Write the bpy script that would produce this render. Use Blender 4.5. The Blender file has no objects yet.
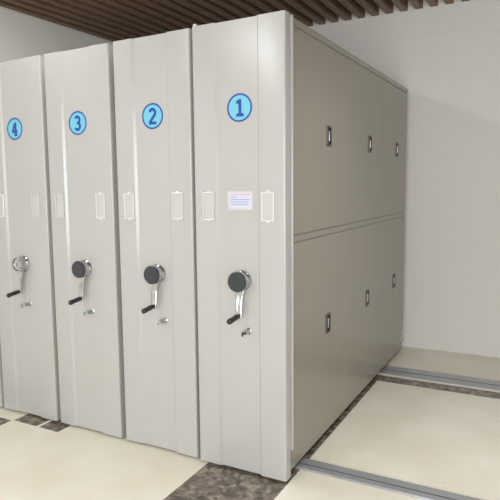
import bpy, bmesh, math, random
from mathutils import Vector, Matrix
random.seed(4)
S = bpy.context.scene
C = S.collection

# ---------------------------------------------------------------- camera
cam_d = bpy.data.cameras.new('camera')
cam = bpy.data.objects.new('camera', cam_d); C.objects.link(cam)
YAW, PITCH, ROLL = .5336, -.1099, -.0176
fw = Vector((-math.sin(YAW)*math.cos(PITCH), math.cos(YAW)*math.cos(PITCH), math.sin(PITCH)))
r0 = Vector((math.cos(YAW), math.sin(YAW), 0)); u0 = r0.cross(fw)
rr = math.cos(ROLL)*r0 + math.sin(ROLL)*u0
uu = -math.sin(ROLL)*r0 + math.cos(ROLL)*u0
M4 = Matrix((rr, uu, -fw)).transposed().to_4x4(); M4.translation = Vector((1.0895, -2.6009, 1.5014))
cam.matrix_world = M4
cam_d.sensor_width = 36; cam_d.lens = 581.8/500*36
cam_d.shift_x = (250-206.9)/500; cam_d.shift_y = 0
cam_d.clip_start = .02
S.camera = cam

# ---------------------------------------------------------------- world, lamps, exposure
w = bpy.data.worlds.new('world'); S.world = w; w.use_nodes = True
w.node_tree.nodes['Background'].inputs[0].default_value = (.86, .93, 1, 1)
w.node_tree.nodes['Background'].inputs[1].default_value = .4
def area(name, loc, rot, sx, sy, power, col):
    l = bpy.data.lights.new(name, 'AREA'); l.shape = 'RECTANGLE'; l.size = sx; l.size_y = sy
    l.energy = power; l.color = col
    o = bpy.data.objects.new(name, l); C.objects.link(o); o.location = loc; o.rotation_euler = rot
    return o
# daylight through the window of the wall behind the camera
area('window_daylight', (1.75, -5.15, 1.55), (math.radians(90), 0, 0), 3.3, 1.9, 200, (.92, .97, 1))
# ceiling lamps in front of the cabinets; unseen fill lamps added over tops and aisle
LAMPS = [(-1.42, -3.5, 58, .56, 1.9), (1.5, -2.6, 16, .26, 1.16), (-1.45, .1, 20, .26, 1.16), (.85, .45, 9, .26, 1.16)]
for lx, ly, lp, lw, ll in LAMPS:
    al = area('ceiling_lamp_light', (lx, ly, 2.945), (0, 0, 0), lw, ll, lp, (.93, .97, 1))
    if lx > 0 and ly > 0: al.data.spread = math.radians(95)   # added aisle fill, beam narrowed to reach mostly the floor
S.view_settings.view_transform = 'Standard'; S.view_settings.look = 'None'
S.view_settings.gamma = 1; S.view_settings.use_curve_mapping = False
S.view_settings.exposure = 0.25

# ---------------------------------------------------------------- materials
def lin(c): return tuple(((v/255)/12.92 if v/255 <= .04045 else ((v/255+.055)/1.055)**2.4) for v in c)
def base(name):
    m = bpy.data.materials.new(name); m.use_nodes = True
    return m, m.node_tree, m.node_tree.nodes['Principled BSDF']
def node(nt, t, **kw):
    n = nt.nodes.new(t)
    for k, v in kw.items(): setattr(n, k, v)
    return n
def paint(name, c, rough=.5, metal=0, vary=.03, scale=3, bump=0, bscale=200, spec=.5, coat=0):
    m, nt, b = base(name)
    co = node(nt, 'ShaderNodeTexCoord'); nz = node(nt, 'ShaderNodeTexNoise')
    nz.inputs['Scale'].default_value = scale; nz.inputs['Detail'].default_value = 4
    nt.links.new(co.outputs['Object'], nz.inputs['Vector'])
    mx = node(nt, 'ShaderNodeMix', data_type='RGBA')
    L = lin(c)
    mx.inputs[6].default_value = (*[v*(1-vary) for v in L], 1); mx.inputs[7].default_value = (*[min(1, v*(1+vary)) for v in L], 1)
    nt.links.new(nz.outputs['Fac'], mx.inputs[0]); nt.links.new(mx.outputs[2], b.inputs['Base Color'])
    b.inputs['Roughness'].default_value = rough; b.inputs['Metallic'].default_value = metal
    b.inputs['Specular IOR Level'].default_value = spec
    b.inputs['Coat Weight'].default_value = coat; b.inputs['Coat Roughness'].default_value = .12
    if bump:
        n2 = node(nt, 'ShaderNodeTexNoise'); n2.inputs['Scale'].default_value = bscale; n2.inputs['Detail'].default_value = 2
        bp = node(nt, 'ShaderNodeBump'); bp.inputs['Strength'].default_value = bump; bp.inputs['Distance'].default_value = .002
        nt.links.new(co.outputs['Object'], n2.inputs['Vector']); nt.links.new(n2.outputs['Fac'], bp.inputs['Height'])
        nt.links.new(bp.outputs['Normal'], b.inputs['Normal'])
    return m
M = {}
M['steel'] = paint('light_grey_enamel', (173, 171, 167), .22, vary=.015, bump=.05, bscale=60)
M['steel_shaded'] = paint('shaded_grey_enamel', (143, 138, 124), .25, vary=.015, bump=.03, bscale=40)  # same enamel as the fronts, darkened to put the side's shade into the colour
M['plinth'] = paint('dark_plinth_steel', (45, 42, 40), .6)
M['wall'] = paint('wall_paint', (215, 211, 206), .8, vary=.02, scale=1.5, bump=.1)
M['ceil'] = paint('ceiling_paint', (150, 136, 120), .85)
M['wall_l'] = paint('lightened_wall_paint', (236, 232, 226), .8, vary=.02, scale=1.5, bump=.1)  # wall colour lightened to stand in for light missing on the left wall
M['lamp'] = paint('lamp_diffuser', (250, 250, 250), .5)
M['sleeve'] = paint('clear_sleeve_plastic', (186, 186, 188), .2, vary=.01)
M['bright'] = paint('bright_metal', (200, 200, 198), .3, .5, vary=.02)
M['chrome'] = paint('chrome', (188, 189, 190), .24, 1, vary=.01)
M['satin'] = paint('satin_aluminium', (190, 190, 190), .35, .9, vary=.03)
M['black'] = paint('black_plastic', (46, 50, 54), .35, vary=.05)
M['grip'] = paint('black_grip', (34, 36, 36), .45, vary=.05)
M['frame2'] = paint('clear_grey_plastic', (186, 185, 181), .25, vary=.01)
M['frame'] = paint('clear_white_plastic', (208, 206, 200), .25, vary=.01)
M['insert'] = paint('card_insert', (182, 181, 178), .3, vary=.01)
M['card'] = paint('paper_card', (194, 193, 203), .4, vary=.01)
M['ink_blue'] = paint('print_blue', (150, 155, 205), .6)
M['ink_red'] = paint('print_red', (214, 150, 160), .6)
M['sky'] = paint('sticker_light_blue', (108, 180, 204), .4, vary=.02)
M['blue'] = paint('sticker_dark_blue', (4, 66, 146), .5, vary=.02)
M['handle'] = paint('handle_dark_bronze', (62, 58, 50), .4, vary=.05)
M['handle_in'] = paint('handle_black', (16, 16, 17), .4)
M['rail'] = paint('rail_aluminium', (178, 178, 180), .4, .6, vary=.08, scale=12)
M['rail_dark'] = paint('rail_groove', (92, 92, 94), .5, .4, vary=.1, scale=12)

def tile_mat():
    m, nt, b = base('cream_porcelain_tile')
    co = node(nt, 'ShaderNodeTexCoord')
    nz = node(nt, 'ShaderNodeTexNoise'); nz.inputs['Scale'].default_value = 2.2; nz.inputs['Detail'].default_value = 6
    nt.links.new(co.outputs['Object'], nz.inputs['Vector'])
    cr = node(nt, 'ShaderNodeValToRGB')
    cr.color_ramp.elements[0].position = .3; cr.color_ramp.elements[0].color = (*lin((222, 212, 192)), 1)
    cr.color_ramp.elements[1].position = .65; cr.color_ramp.elements[1].color = (*lin((233, 227, 212)), 1)
    nt.links.new(nz.outputs['Fac'], cr.inputs[0])
    # small scuffs of dirt
    n2 = node(nt, 'ShaderNodeTexNoise'); n2.inputs['Scale'].default_value = 17; n2.inputs['Detail'].default_value = 3
    nt.links.new(co.outputs['Object'], n2.inputs['Vector'])
    c2 = node(nt, 'ShaderNodeValToRGB'); c2.color_ramp.elements[0].position = .70; c2.color_ramp.elements[0].color = (0,0,0,1)
    c2.color_ramp.elements[1].position = .78; c2.color_ramp.elements[1].color = (.6,.6,.6,1)
    nt.links.new(n2.outputs['Fac'], c2.inputs[0])
    mx = node(nt, 'ShaderNodeMix', data_type='RGBA'); mx.inputs[7].default_value = (*lin((168, 150, 124)), 1)
    nt.links.new(cr.outputs[0], mx.inputs[6]); nt.links.new(c2.outputs[0], mx.inputs[0])
    nt.links.new(mx.outputs[2], b.inputs['Base Color'])
    b.inputs['Roughness'].default_value = .3
    return m
def marble_mat():
    m, nt, b = base('brown_marble_tile')
    co = node(nt, 'ShaderNodeTexCoord')
    nz = node(nt, 'ShaderNodeTexNoise'); nz.inputs['Scale'].default_value = 22; nz.inputs['Detail'].default_value = 8; nz.inputs['Distortion'].default_value = .6
    nt.links.new(co.outputs['Object'], nz.inputs['Vector'])
    cr = node(nt, 'ShaderNodeValToRGB'); e = cr.color_ramp.elements
    e[0].position = .38; e[0].color = (*lin((66, 57, 50)), 1); e[1].position = .66; e[1].color = (*lin((166, 152, 134)), 1)
    k = e.new(.5); k.color = (*lin((108, 97, 86)), 1)
    nt.links.new(nz.outputs['Fac'], cr.inputs[0])
    n3 = node(nt, 'ShaderNodeTexNoise'); n3.inputs['Scale'].default_value = 6; n3.inputs['Detail'].default_value = 3
    nt.links.new(co.outputs['Object'], n3.inputs['Vector'])
    ad = node(nt, 'ShaderNodeVectorMath', operation='MULTIPLY_ADD'); ad.inputs[1].default_value = (.12,)*3
    nt.links.new(n3.outputs['Color'], ad.inputs[0]); nt.links.new(co.outputs['Object'], ad.inputs[2])
    vo = node(nt, 'ShaderNodeTexVoronoi', feature='F1'); vo.inputs['Scale'].default_value = 19; vo.inputs['Randomness'].default_value = 1
    nt.links.new(ad.outputs[0], vo.inputs['Vector'])
    sp = node(nt, 'ShaderNodeSeparateColor'); nt.links.new(vo.outputs['Color'], sp.inputs[0])
    c2 = node(nt, 'ShaderNodeValToRGB'); e2 = c2.color_ramp.elements
    e2[0].position = 0; e2[0].color = (*lin((88, 76, 68)), 1); e2[1].position = 1; e2[1].color = (*lin((150, 136, 118)), 1)
    k2 = e2.new(.8); k2.color = (*lin((120, 108, 96)), 1)
    nt.links.new(sp.outputs[0], c2.inputs[0])
    mx = node(nt, 'ShaderNodeMix', data_type='RGBA'); mx.inputs[0].default_value = .35
    nt.links.new(cr.outputs[0], mx.inputs[6]); nt.links.new(c2.outputs[0], mx.inputs[7])
    nt.links.new(mx.outputs[2], b.inputs['Base Color']); b.inputs['Roughness'].default_value = .25
    return m
def wood_mat():
    m, nt, b = base('brown_slat_wood')
    co = node(nt, 'ShaderNodeTexCoord'); mp = node(nt, 'ShaderNodeMapping'); mp.inputs['Scale'].default_value = (30, 1.2, 30)
    nz = node(nt, 'ShaderNodeTexNoise'); nz.inputs['Scale'].default_value = 2; nz.inputs['Detail'].default_value = 5
    nt.links.new(co.outputs['Object'], mp.inputs[0]); nt.links.new(mp.outputs[0], nz.inputs['Vector'])
    cr = node(nt, 'ShaderNodeValToRGB'); e = cr.color_ramp.elements
    e[0].position = .3; e[0].color = (*lin((98, 76, 58)), 1); e[1].position = .7; e[1].color = (*lin((140, 112, 88)), 1)
    nt.links.new(nz.outputs['Fac'], cr.inputs[0]); nt.links.new(cr.outputs[0], b.inputs['Base Color'])
    b.inputs['Roughness'].default_value = .55
    return m
M['tile'] = tile_mat(); M['marble'] = marble_mat(); M['wood'] = wood_mat()

# ---------------------------------------------------------------- helpers
def obj(name, bm, mats, parent=None, loc=None, smooth=False):
    me = bpy.data.meshes.new(name)
    bmesh.ops.recalc_face_normals(bm, faces=bm.faces)
    bm.to_mesh(me); bm.free()
    for m in (mats if isinstance(mats, (list, tuple)) else [mats]): me.materials.append(m)
    if smooth:
        for p in me.polygons: p.use_smooth = True
        me.set_sharp_from_angle(angle=math.radians(25))
    o = bpy.data.objects.new(name, me); C.objects.link(o)
    if parent: o.parent = parent
    if loc: o.location = loc
    return o
def empty(name, label, cat, loc, group=None):
    o = bpy.data.objects.new(name, None); C.objects.link(o); o.location = loc
    o.empty_display_size = .1
    return tag(o, label, cat, group)
def tag(o, label, cat, group=None):
    o['label'] = label; o['category'] = cat
    if group: o['group'] = group
    return o
def box(bm, a, b, bev=0, seg=2, mi=0):
    vs = [bm.verts.new((x, y, z)) for x in (a[0], b[0]) for y in (a[1], b[1]) for z in (a[2], b[2])]
    fs = [bm.faces.new([vs[i] for i in q]) for q in ((0,1,3,2),(4,6,7,5),(0,4,5,1),(2,3,7,6),(0,2,6,4),(1,5,7,3))]
    for f in fs: f.material_index = mi
    if bev:
        es = list({e for f in fs for e in f.edges})
        bmesh.ops.bevel(bm, geom=es, offset=bev, segments=seg, profile=.6, affect='EDGES', material=-1)
def prism(bm, prof, z0, z1, axis=2, mi=0):
    """closed profile extruded along an axis; profile coords are the other two axes in order"""
    def P(p, z):
        if axis == 2: return (p[0], p[1], z)
        if axis == 0: return (z, p[0], p[1])
        return (p[0], z, p[1])
    a = [bm.verts.new(P(p, z0)) for p in prof]; b = [bm.verts.new(P(p, z1)) for p in prof]
    n = len(prof)
    for i in range(n):
        f = bm.faces.new((a[i], a[(i+1) % n], b[(i+1) % n], b[i])); f.material_index = mi
    for f in (bm.faces.new(a[::-1]), bm.faces.new(b)): f.material_index = mi
def lathe(bm, prof, cen, ax, n=36, mi=0):
    """prof: (radius, distance along ax); ax unit Vector"""
    ax = Vector(ax).normalized(); t = Vector((0, 0, 1)) if abs(ax.z) < .9 else Vector((1, 0, 0))
    u = ax.cross(t).normalized(); v = ax.cross(u); cen = Vector(cen)
    rings = []
    for r, d in prof:
        if r < 1e-6: rings.append([bm.verts.new(cen + ax*d)])
        else: rings.append([bm.verts.new(cen + ax*d + u*r*math.cos(2*math.pi*i/n) + v*r*math.sin(2*math.pi*i/n)) for i in range(n)])
    for A, B in zip(rings, rings[1:]):
        for i in range(n):
            j = (i+1) % n
            q = [A[i % len(A)], A[j % len(A)], B[j % len(B)], B[i % len(B)]]
            q = list(dict.fromkeys(q))
            if len(q) > 2:
                f = bm.faces.new(q); f.material_index = mi
def stroke(bm, pts, wd, y0, y1, taper=None):
    """flat painted stroke in the xz plane (a thin solid from y0 to y1)"""
    n = len(pts)
    L, R_ = [], []
    for i, p in enumerate(pts):
        a = Vector(pts[max(0, i-1)]); b = Vector(pts[min(n-1, i+1)])
        d = (b-a).normalized(); nn = Vector((-d.y, d.x)); ww = wd/2
        if 0 < i < n-1:
            d1 = (Vector(p)-a).normalized(); d2 = (b-Vector(p)).normalized()
            ww = wd/2/max(.5, math.cos(d1.angle(d2)/2))
        L.append(Vector(p)+nn*ww); R_.append(Vector(p)-nn*ww)
    prof = L + R_[::-1]
    fr = [bm.verts.new((p.x, y0, p.y)) for p in prof]; bk = [bm.verts.new((p.x, y1, p.y)) for p in prof]
    m = len(prof)
    for i in range(n-1):
        bm.faces.new((fr[i], fr[i+1], fr[m-2-i], fr[m-1-i]))
        bm.faces.new((bk[i], bk[i+1], bk[m-2-i], bk[m-1-i]))
    for i in range(m): bm.faces.new((fr[i], fr[(i+1) % m], bk[(i+1) % m], bk[i]))
def arc(cx, cz, rx, rz, a0, a1, n=12):
    return [(cx+rx*math.cos(math.radians(a0+(a1-a0)*i/n)), cz+rz*math.sin(math.radians(a0+(a1-a0)*i/n))) for i in range(n+1)]

# ---------------------------------------------------------------- the room
XL, XR, YF, YB = -2.85, 3.7, -5.3, 2.82
def struct(name, bm, mats, **k):
    o = obj(name, bm, mats, **k); o['kind'] = 'structure'; return o
# floor: cream tiles with inlaid brown marble strips
darks = [(-.462, .005, YF, 1.76), (-.462, XR, 1.76, 1.90), (-1.876, -1.672, -.10, .60), (-1.648, -1.485, -.10, .60), (-2.35, -1.888, -.57, -.11)]
xs = sorted({XL, XR} | {v for d in darks for v in d[:2]}); ys = sorted({YF, YB} | {v for d in darks for v in d[2:]})
bm = bmesh.new(); gv = {(x, y): bm.verts.new((x, y, 0)) for x in xs for y in ys}
for i in range(len(xs)-1):
    for j in range(len(ys)-1):
        f = bm.faces.new((gv[xs[i], ys[j]], gv[xs[i+1], ys[j]], gv[xs[i+1], ys[j+1]], gv[xs[i], ys[j+1]]))
        cx, cy = (xs[i]+xs[i+1])/2, (ys[j]+ys[j+1])/2
        f.material_index = int(any(d[0] < cx < d[1] and d[2] < cy < d[3] for d in darks))
fb = [bm.verts.new((x, y, -.1)) for x, y in ((XL, YF), (XR, YF), (XR, YB), (XL, YB))]; bm.faces.new(fb)
struct('floor', bm, [M['tile'], M['marble']])
ZS, HS, ZC = 2.98, .085, 3.15
T = .12
bm = bmesh.new(); box(bm, (XL-T, YB, -.1), (XR+T, YB+T, ZC)); struct('wall_back', bm, M['wall'])
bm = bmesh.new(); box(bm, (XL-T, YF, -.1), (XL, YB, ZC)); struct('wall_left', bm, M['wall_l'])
bm = bmesh.new(); box(bm, (XR, YF, -.1), (XR+T, YB, ZC)); struct('wall_right', bm, M['wall'])
bm = bmesh.new()
WX0, WX1, WZ0, WZ1 = .05, 3.45, .55, 2.55
box(bm, (XL-T, YF-T, -.1), (WX0, YF, ZC)); box(bm, (WX1, YF-T, -.1), (XR+T, YF, ZC))
box(bm, (WX0, YF-T, -.1), (WX1, YF, WZ0)); box(bm, (WX0, YF-T, WZ1), (WX1, YF, ZC))
struct('wall_front', bm, M['wall'])
bm = bmesh.new(); box(bm, (XL-T, YF-T, ZC), (XR+T, YB+T, ZC+T)); struct('ceiling', bm, M['ceil'])
bm = bmesh.new()
for k in range(5):
    x = WX0 + (WX1-WX0-.05)*k/4; box(bm, (x, YF-.09, WZ0), (x+.05, YF-.03, WZ1), .004)
for z in (WZ0, WZ1-.05): box(bm, (WX0, YF-.085, z), (WX1, YF-.035, z+.05), .004)
struct('window_1', bm, M['frame'])
# slim casing line across the back wall, high above the cabinets
bm = bmesh.new(); box(bm, (XL, YB-.004, 2.742), (XR, YB, 2.754)); struct('trim_1', bm, M['wall'])

# slats
proto = None
x = XL + .03; n = 0
while x < XR-.06:
    if proto is None:
        bm = bmesh.new(); box(bm, (-.030, YF+.01, 0), (.030, YB-.004, HS), .002, 1)
        proto = obj('ceiling_baffle', bm, M['wood']); o = proto
        for sy in (): pass
    else:
        o = proto.copy(); C.objects.link(o)
    o.location = (x+.030, 0, ZS)
    tag(o, 'long brown wooden slat running to the back wall under the ceiling', 'ceiling slat', 'wooden slats of the ceiling'); o['kind'] = 'thing'
    x += .1235; n += 1
# dark battens the slats are screwed to
for y in (-4.4, -2.9, -1.4, .1, 1.6):
    bm = bmesh.new(); box(bm, (XL, y-.02, ZS+HS), (XR, y+.02, ZC))
    o = struct('trim_2', bm, M['plinth'])
for k, (lx, ly, lp, lw, ll) in enumerate(LAMPS):
    t = empty('ceiling_lamp', ('slim white ceiling lamp in front of the cabinets on the left', 'slim white ceiling lamp in front of the cabinets on the right', 'added slim fill lamp above the cabinet tops, brightening the left wall', 'added slim fill lamp above the aisle right of the cabinets, brightening the floor')[k], 'ceiling lamp', (lx, ly, 2.95), 'slim ceiling lamps'); t.rotation_euler.z = math.pi/2
    bm = bmesh.new()
    A_, B_ = ll/2+.02, lw/2+.01
    for a, b in (((-A_-.02, -B_-.02), (A_+.02, -B_)), ((-A_-.02, B_), (A_+.02, B_+.02)), ((-A_-.02, -B_), (-A_, B_)), ((A_, -B_), (A_+.02, B_))): box(bm, (*a, 0), (*b, .03), .002, 1)
    box(bm, (-A_, -B_, .015), (A_, B_, .03)); obj('frame', bm, M['frame'], t)
    bm = bmesh.new(); box(bm, (-A_+.002, -B_+.002, .003), (A_-.002, B_-.002, .0148)); obj('diffuser', bm, M['lamp'], t)

# ---------------------------------------------------------------- floor rails
def rail(y0, y1, label, far):
    w_ = y1-y0; h = .007
    t = empty('floor_rail', label, 'floor rail', (XL+.1, y0, 0), 'metal tracks the cabinets roll on')
    bm = bmesh.new()
    prof = [(0, 0), (0, .002), (.012, h), (w_*.40, h), (w_*.40, .003), (w_*.52, .003), (w_*.52, h), (w_*.78, h), (w_*.78, .004), (w_*.84, .004), (w_*.84, h), (w_-.008, h), (w_, .002), (w_, 0)]
    prism(bm, prof, 0, XR-.05-(XL+.1), axis=0)
    obj('track_plate', bm, M['rail'], t)
    bm = bmesh.new(); box(bm, (0, w_*.41, .0031), (XR-.05-XL-.1, w_*.51, .0045)); obj('groove_lining', bm, M['rail_dark'], t)
    return t
rail(.165, .295, 'grey metal floor rail nearest the front, beside the brown marble strip', 0)
rail(1.94, 2.16, 'grey metal floor rail at the far end of the cabinets near the back wall', 1)

# ---------------------------------------------------------------- the shelving units
HT, ZB = 2.30, .012
PW = .50
DIG = {
 '1': [[(.003, .044), (.003, -.040)], [(-.017, .024), (-.004, .036)], [(-.019, -.038), (.025, -.038)]],
 '2': [arc(0, .018, .019, .021, 165, -35, 14) + [(-.020, -.036)], [(-.026, -.040), (.026, -.040)]],
 '3': [arc(-.002, .020, .019, .019, 150, -80, 12), arc(-.002, -.020, .021, .021, 80, -155, 12), [(-.006, .0005), (.004, .0005)]],
 '4': [[(.009, -.044), (.009, .042)], [(.003, .036), (-.020, -.016)], [(-.027, -.018), (.027, -.018)], [(-.005, -.040), (.023, -.040)]],
}
def front_panel(t, wd):
    rec, sl, r = .010, .014, .010
    a, b = .126, wd-.138
    def rc(cx, cy, a0, a1): return [(cx+r*math.cos(math.radians(q)), cy+r*math.sin(math.radians(q))) for q in [a0+(a1-a0)*i/5 for i in range(6)]]
    prof = [(0, .06)] + rc(r, r, 180, 270) + [(a, 0), (a+sl, rec), (b-sl*.6, rec), (b, 0)] + rc(wd-r, r, 270, 360) + [(wd, .06)]
    bm = bmesh.new(); prism(bm, prof, ZB, HT)
    return obj('front_panel', bm, M['steel'], t, smooth=True)
def card_frame(t, x, z, kind=0):
    h_, w_ = .145, .068
    bm = bmesh.new()
    bd = .0075
    for a, b in (((0, -h_/2), (bd, h_/2)), ((w_-bd, -h_/2), (w_, h_/2)), ((bd, h_/2-bd), (w_-bd, h_/2)), ((bd, -h_/2), (w_-bd, -h_/2+bd))):
        box(bm, (a[0], -.006, a[1]), (b[0], 0, b[1]), .0012, 1)
    for zz in (h_/2, -h_/2-.007): box(bm, (w_*.36, -.003, zz), (w_*.64, 0, zz+.007), .001, 1)
    f = obj('card_holder', bm, (M['frame'], M['bright'], M['frame2'])[kind], t, (x, 0, z))
    bm = bmesh.new(); box(bm, (bd, -.0015, -h_/2+bd), (w_-bd, -.0002, h_/2-bd)); obj('card_insert', bm, M['insert'], f)
    return f
def number_sticker(t, x, z, d):
    R_ = .068
    bm = bmesh.new(); lathe(bm, [(0, -.0002), (R_, -.0002), (R_, .0008), (0, .0008)], (0, 0, 0), (0, -1, 0), 48)
    s = obj('number_sticker', bm, M['sky'], t, (x, .010, z))
    s['label'] = 'round light blue sticker with the number ' + d
    bm = bmesh.new(); lathe(bm, [(R_-.0075, .0008), (R_+.001, .0008), (R_+.001, .0014), (R_-.0075, .0014), (R_-.0075, .0008)], (0, 0, 0), (0, -1, 0), 48)
    obj('rim', bm, M['blue'], s)
    bm = bmesh.new()
    for i, st in enumerate(DIG[d]): stroke(bm, [(p[0]*.93, p[1]*.93) for p in st], .0155, -.0017-.0001*i, -.0006+.00003*i)
    obj('digit', bm, M['blue'], s)
def crank(t, x, z, cap=True, tilt=0):
    bm = bmesh.new()
    # hub seen from the front: chrome drum standing off the panel
    if cap: pr = [(.050, 0), (.053, .004), (.050, .010), (.045, .016), (.045, .046), (.049, .050), (.049, .054), (0, .054)]
    else: pr = [(.050, 0), (.053, .004), (.050, .010), (.045, .016), (.045, .046), (.049, .052), (.048, .058), (.042, .058), (.038, .046), (.026, .042), (.024, .050), (.012, .052), (.010, .046), (0, .046)]
    lathe(bm, pr, (0, 0, 0), (0, -1, 0), 40)
    h = obj('crank_hub', bm, M['chrome'], t, (x, .010, z), smooth=True)
    h.rotation_euler = (0, tilt, 0)
    if cap:
        bm = bmesh.new(); lathe(bm, [(0, .0535), (.049, .0535), (.051, .057), (.051, .064), (.047, .069), (.030, .071), (.028, .0695), (0, .0695)], (0, 0, 0), (0, -1, 0), 40)
        obj('hub_cap', bm, M['black'], h, smooth=True)
    # arm: tapered forged bar with a lengthwise groove
    bm = bmesh.new()
    rows = [(-.030, .030), (-.050, .026), (-.065, .0215), (-.095, .0185), (-.150, .017), (-.168, .018), (-.182, .015), (-.190, .007)]
    sec = []
    for zz, hw in rows:
        y = .040 + .012*min(1, max(0, (-zz-.03)/.14))
        g = .0045 if -.16 < zz < -.055 else .0
        sec.append([bm.verts.new(p) for p in ((-hw, -y+.013, zz), (-hw, -y+.002, zz), (-hw*.75, -y, zz), (-hw*.4, -y+g*.3, zz), (0, -y+g, zz), (hw*.4, -y+g*.3, zz), (hw*.75, -y, zz), (hw, -y+.002, zz), (hw, -y+.013, zz))])
    m_ = len(sec[0])
    for A, B in zip(sec, sec[1:]):
        for i in range(m_): bm.faces.new((A[i], A[(i+1) % m_], B[(i+1) % m_], B[i]))
    bm.faces.new(sec[0]); bm.faces.new(sec[-1][::-1])
    obj('crank_arm', bm, M['chrome'], h, smooth=True)
    bm = bmesh.new()
    ax = Vector((-.08, -1, -.16)).normalized()
    lathe(bm, [(0, 0), (.0085, 0), (.0085, .008), (.0125, .010), (.0135, .030), (.0125, .055), (.0145, .078), (.0135, .088), (.009, .092), (0, .093)], (0, -.050, -.174), ax, 24)
    obj('crank_grip', bm, M['grip'], h, smooth=True)
def lock(t, x, z, key):
    bm = bmesh.new(); lathe(bm, [(.017, 0), (.017, .003), (.0125, .006), (.0115, .046), (.010, .050), (0, .050)], (0, 0, 0), (0, -1, 0), 24)
    k = obj('lock', bm, M['chrome'], t, (x, .010, z), smooth=True)
    bm = bmesh.new()
    box(bm, (-.0015, -.062, -.004), (.0015, -.050, .004)); lathe(bm, [(0, -.002), (.012, -.002), (.012, .002), (0, .002)], (0, -.068, -.001), (1, .2, 0), 20)
    obj('key', bm, M['handle_in'] if key else M['chrome'], k, smooth=True)

def unit(xr, wd, y0, d, label, full=False, cap=True):
    xl = xr-wd
    t = empty('mobile_shelving_cabinet', label, 'filing cabinet', (xl, y0, 0), 'row of crank-driven mobile filing cabinets')
    front_panel(t, wd)
    D = 2.70
    bm = bmesh.new()
    i_ = .012 if full else .006
    box(bm, (i_, .058, .030), (wd-i_, D, HT-.006), .003, 1)
    obj('body', bm, M['steel_shaded'], t)
    bm = bmesh.new(); box(bm, (.04, .09, .009), (wd-.04, D-.05, .031)); obj('wheel_base', bm, M['plinth'], t)
    if d:
        number_sticker(t, .2485*wd/.5 + {'1': .010, '2': .004, '3': -.003, '4': -.006}[d], 1.880, d)
        card_frame(t, .050, 1.396, 1 if d in '14' else 2 if d == '3' else 0); card_frame(t, wd-.125, 1.396, 1 if d == '2' else 2 if d == '4' else 0)
        crank(t, .258*wd/.5 + (.006 if d == '1' else .002), 1.022, cap)
        lock(t, .300, .762, d == '1')
    return t
W1 = .508
u1 = unit(0, W1, -.012, '1', 'grey cabinet numbered 1, end of the row, its long side of doors in view', full=True)
u2 = unit(-.531, .500, 0, '2', 'grey crank cabinet with the round sticker numbered 2 on its front')
u3 = unit(-1.064, .497, 0, '3', 'grey crank cabinet with the round sticker numbered 3 on its front')
u4 = unit(-1.590, .500, 0, '4', 'grey cabinet numbered 4, its crank hub bare chrome without a black cap', cap=False)
u5 = unit(-2.112, .500, 0, None, 'grey cabinet at the left picture edge beyond the one numbered 4')

# printed card and the side doors of cabinet 1
bm = bmesh.new(); box(bm, (0, -.0012, 0), (.130, -.0002, .082))
cd = obj('notice_card', bm, M['card'], u1, (.196, .010, 1.384))
bm = bmesh.new()
for a, b in (((-.007, -.007), (.137, 0)), ((-.007, .082), (.137, .089)), ((-.007, 0), (0, .082)), ((.130, 0), (.137, .082))): box(bm, (a[0], -.002, a[1]), (b[0], -.0001, b[1]))
for cx_ in (-.010, .128):
    for cz_ in (-.010, .080): box(bm, (cx_, -.0035, cz_), (cx_+.012, -.0021, cz_+.012), .001, 1)
obj('clear_sleeve', bm, M['sleeve'], cd)
cd['label'] = 'small pale printed notice in a clear sleeve'
bm = bmesh.new(); box(bm, (.010, -.0018, .070), (.122, -.001, .074)); obj('red_print_line', bm, M['ink_red'], cd)
bm = bmesh.new()
for (a, b, z) in ((.016, .048, .057), (.012, .116, .044), (.012, .040, .032), (.046, .112, .032), (.012, .108, .019)):
    box(bm, (a, -.0018, z), (b, -.001, z+.005))
obj('blue_print_lines', bm, M['ink_blue'], cd)

SX = W1-.012      # face of the carcass side, local x
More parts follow.
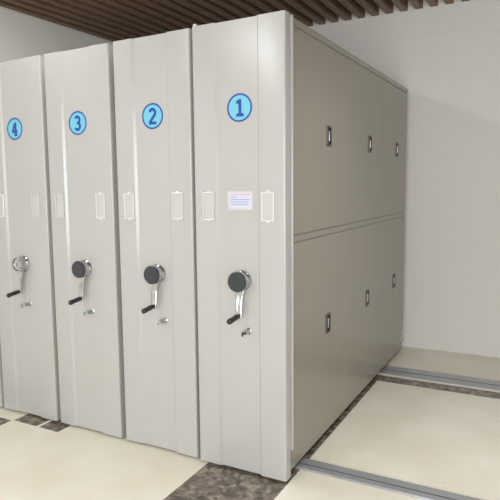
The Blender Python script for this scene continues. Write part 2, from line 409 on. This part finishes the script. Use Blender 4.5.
# frame: bright bead behind the front panel, rim along top, mid rails, posts
bm = bmesh.new()
box(bm, (SX-.004, .070, .15), (SX+.021, .084, HT-.004), .003, 2)
obj('edge_bead', bm, M['steel'], u1, smooth=True)
bm = bmesh.new()
box(bm, (SX-.002, .084, 2.262), (SX+.007, 2.70, HT-.004), .002, 1)
box(bm, (SX-.002, .094, 1.214), (SX+.006, 2.69, 1.244), .001, 1)
obj('side_frame', bm, M['steel_shaded'], u1)
bays = [(.096, 1.002), (1.006, 1.868), (1.872, 2.690)]
for bi, (a, b) in enumerate(bays):
    mid = (a+b)/2
    for (z0, z1, zh) in ((1.250, 2.256, 1.768), (.075, 1.208, .690)):
        for k, (p, q) in enumerate(((a, mid-.001), (mid+.001, b))):
            bm = bmesh.new(); box(bm, (SX-.001, p, z0), (SX+.0065, q, z1), .0018, 1)
            dr = obj('door', bm, M['steel_shaded'], u1)
            if k == 1:
                hy = (.630, 1.497, 2.325)[bi] + .012 - (.015 if zh < 1 else 0)*bi
                bm = bmesh.new()
                # oval-ended dark pull plate with a raised rim
                def slot(hw, hh, rc_=.012): return [(hy+(hw-rc_)*(1 if math.cos(q_) >= 0 else -1)+rc_*math.cos(q_), zh+(hh-rc_)*(1 if math.sin(q_) >= 0 else -1)+rc_*math.sin(q_)) for q_ in [math.pi*2*(i+.5)/20 for i in range(20)]]
                P0, P1, P2 = slot(.038, .058), slot(.036, .056), slot(.024, .046)
                R0 = [bm.verts.new((SX+.0066, *p_)) for p_ in P0]; R1 = [bm.verts.new((SX+.0115, *p_)) for p_ in P1]
                R2 = [bm.verts.new((SX+.0115, *p_)) for p_ in P2]; R3 = [bm.verts.new((SX+.0075, *p_)) for p_ in P2]
                for A, B, mi in ((R0, R1, 0), (R1, R2, 0), (R2, R3, 1)):
                    for i in range(20):
                        f = bm.faces.new((A[i], A[(i+1) % 20], B[(i+1) % 20], B[i])); f.material_index = mi
                f = bm.faces.new(R3); f.material_index = 1
                bm.faces.new(R0[::-1])
                obj('handle_plate', bm, [M['handle'], M['handle_in']], dr)
                bm = bmesh.new(); box(bm, (SX+.008, hy-.007, zh-.028), (SX+.0125, hy+.007, zh+.028), .002, 2)
                obj('handle_lever', bm, M['satin'], dr, smooth=True)
# floor-side hinge stop at the far lower corner
bm = bmesh.new(); box(bm, (SX-.001, 2.60, .10), (SX+.010, 2.635, .20), .002, 1); obj('corner_bumper', bm, M['satin'], u1)
# little tab on the top left corner
bm = bmesh.new(); box(bm, (.004, .006, HT-.001), (.022, .05, HT+.014), .003, 1); obj('corner_tab', bm, M['frame'], u1)
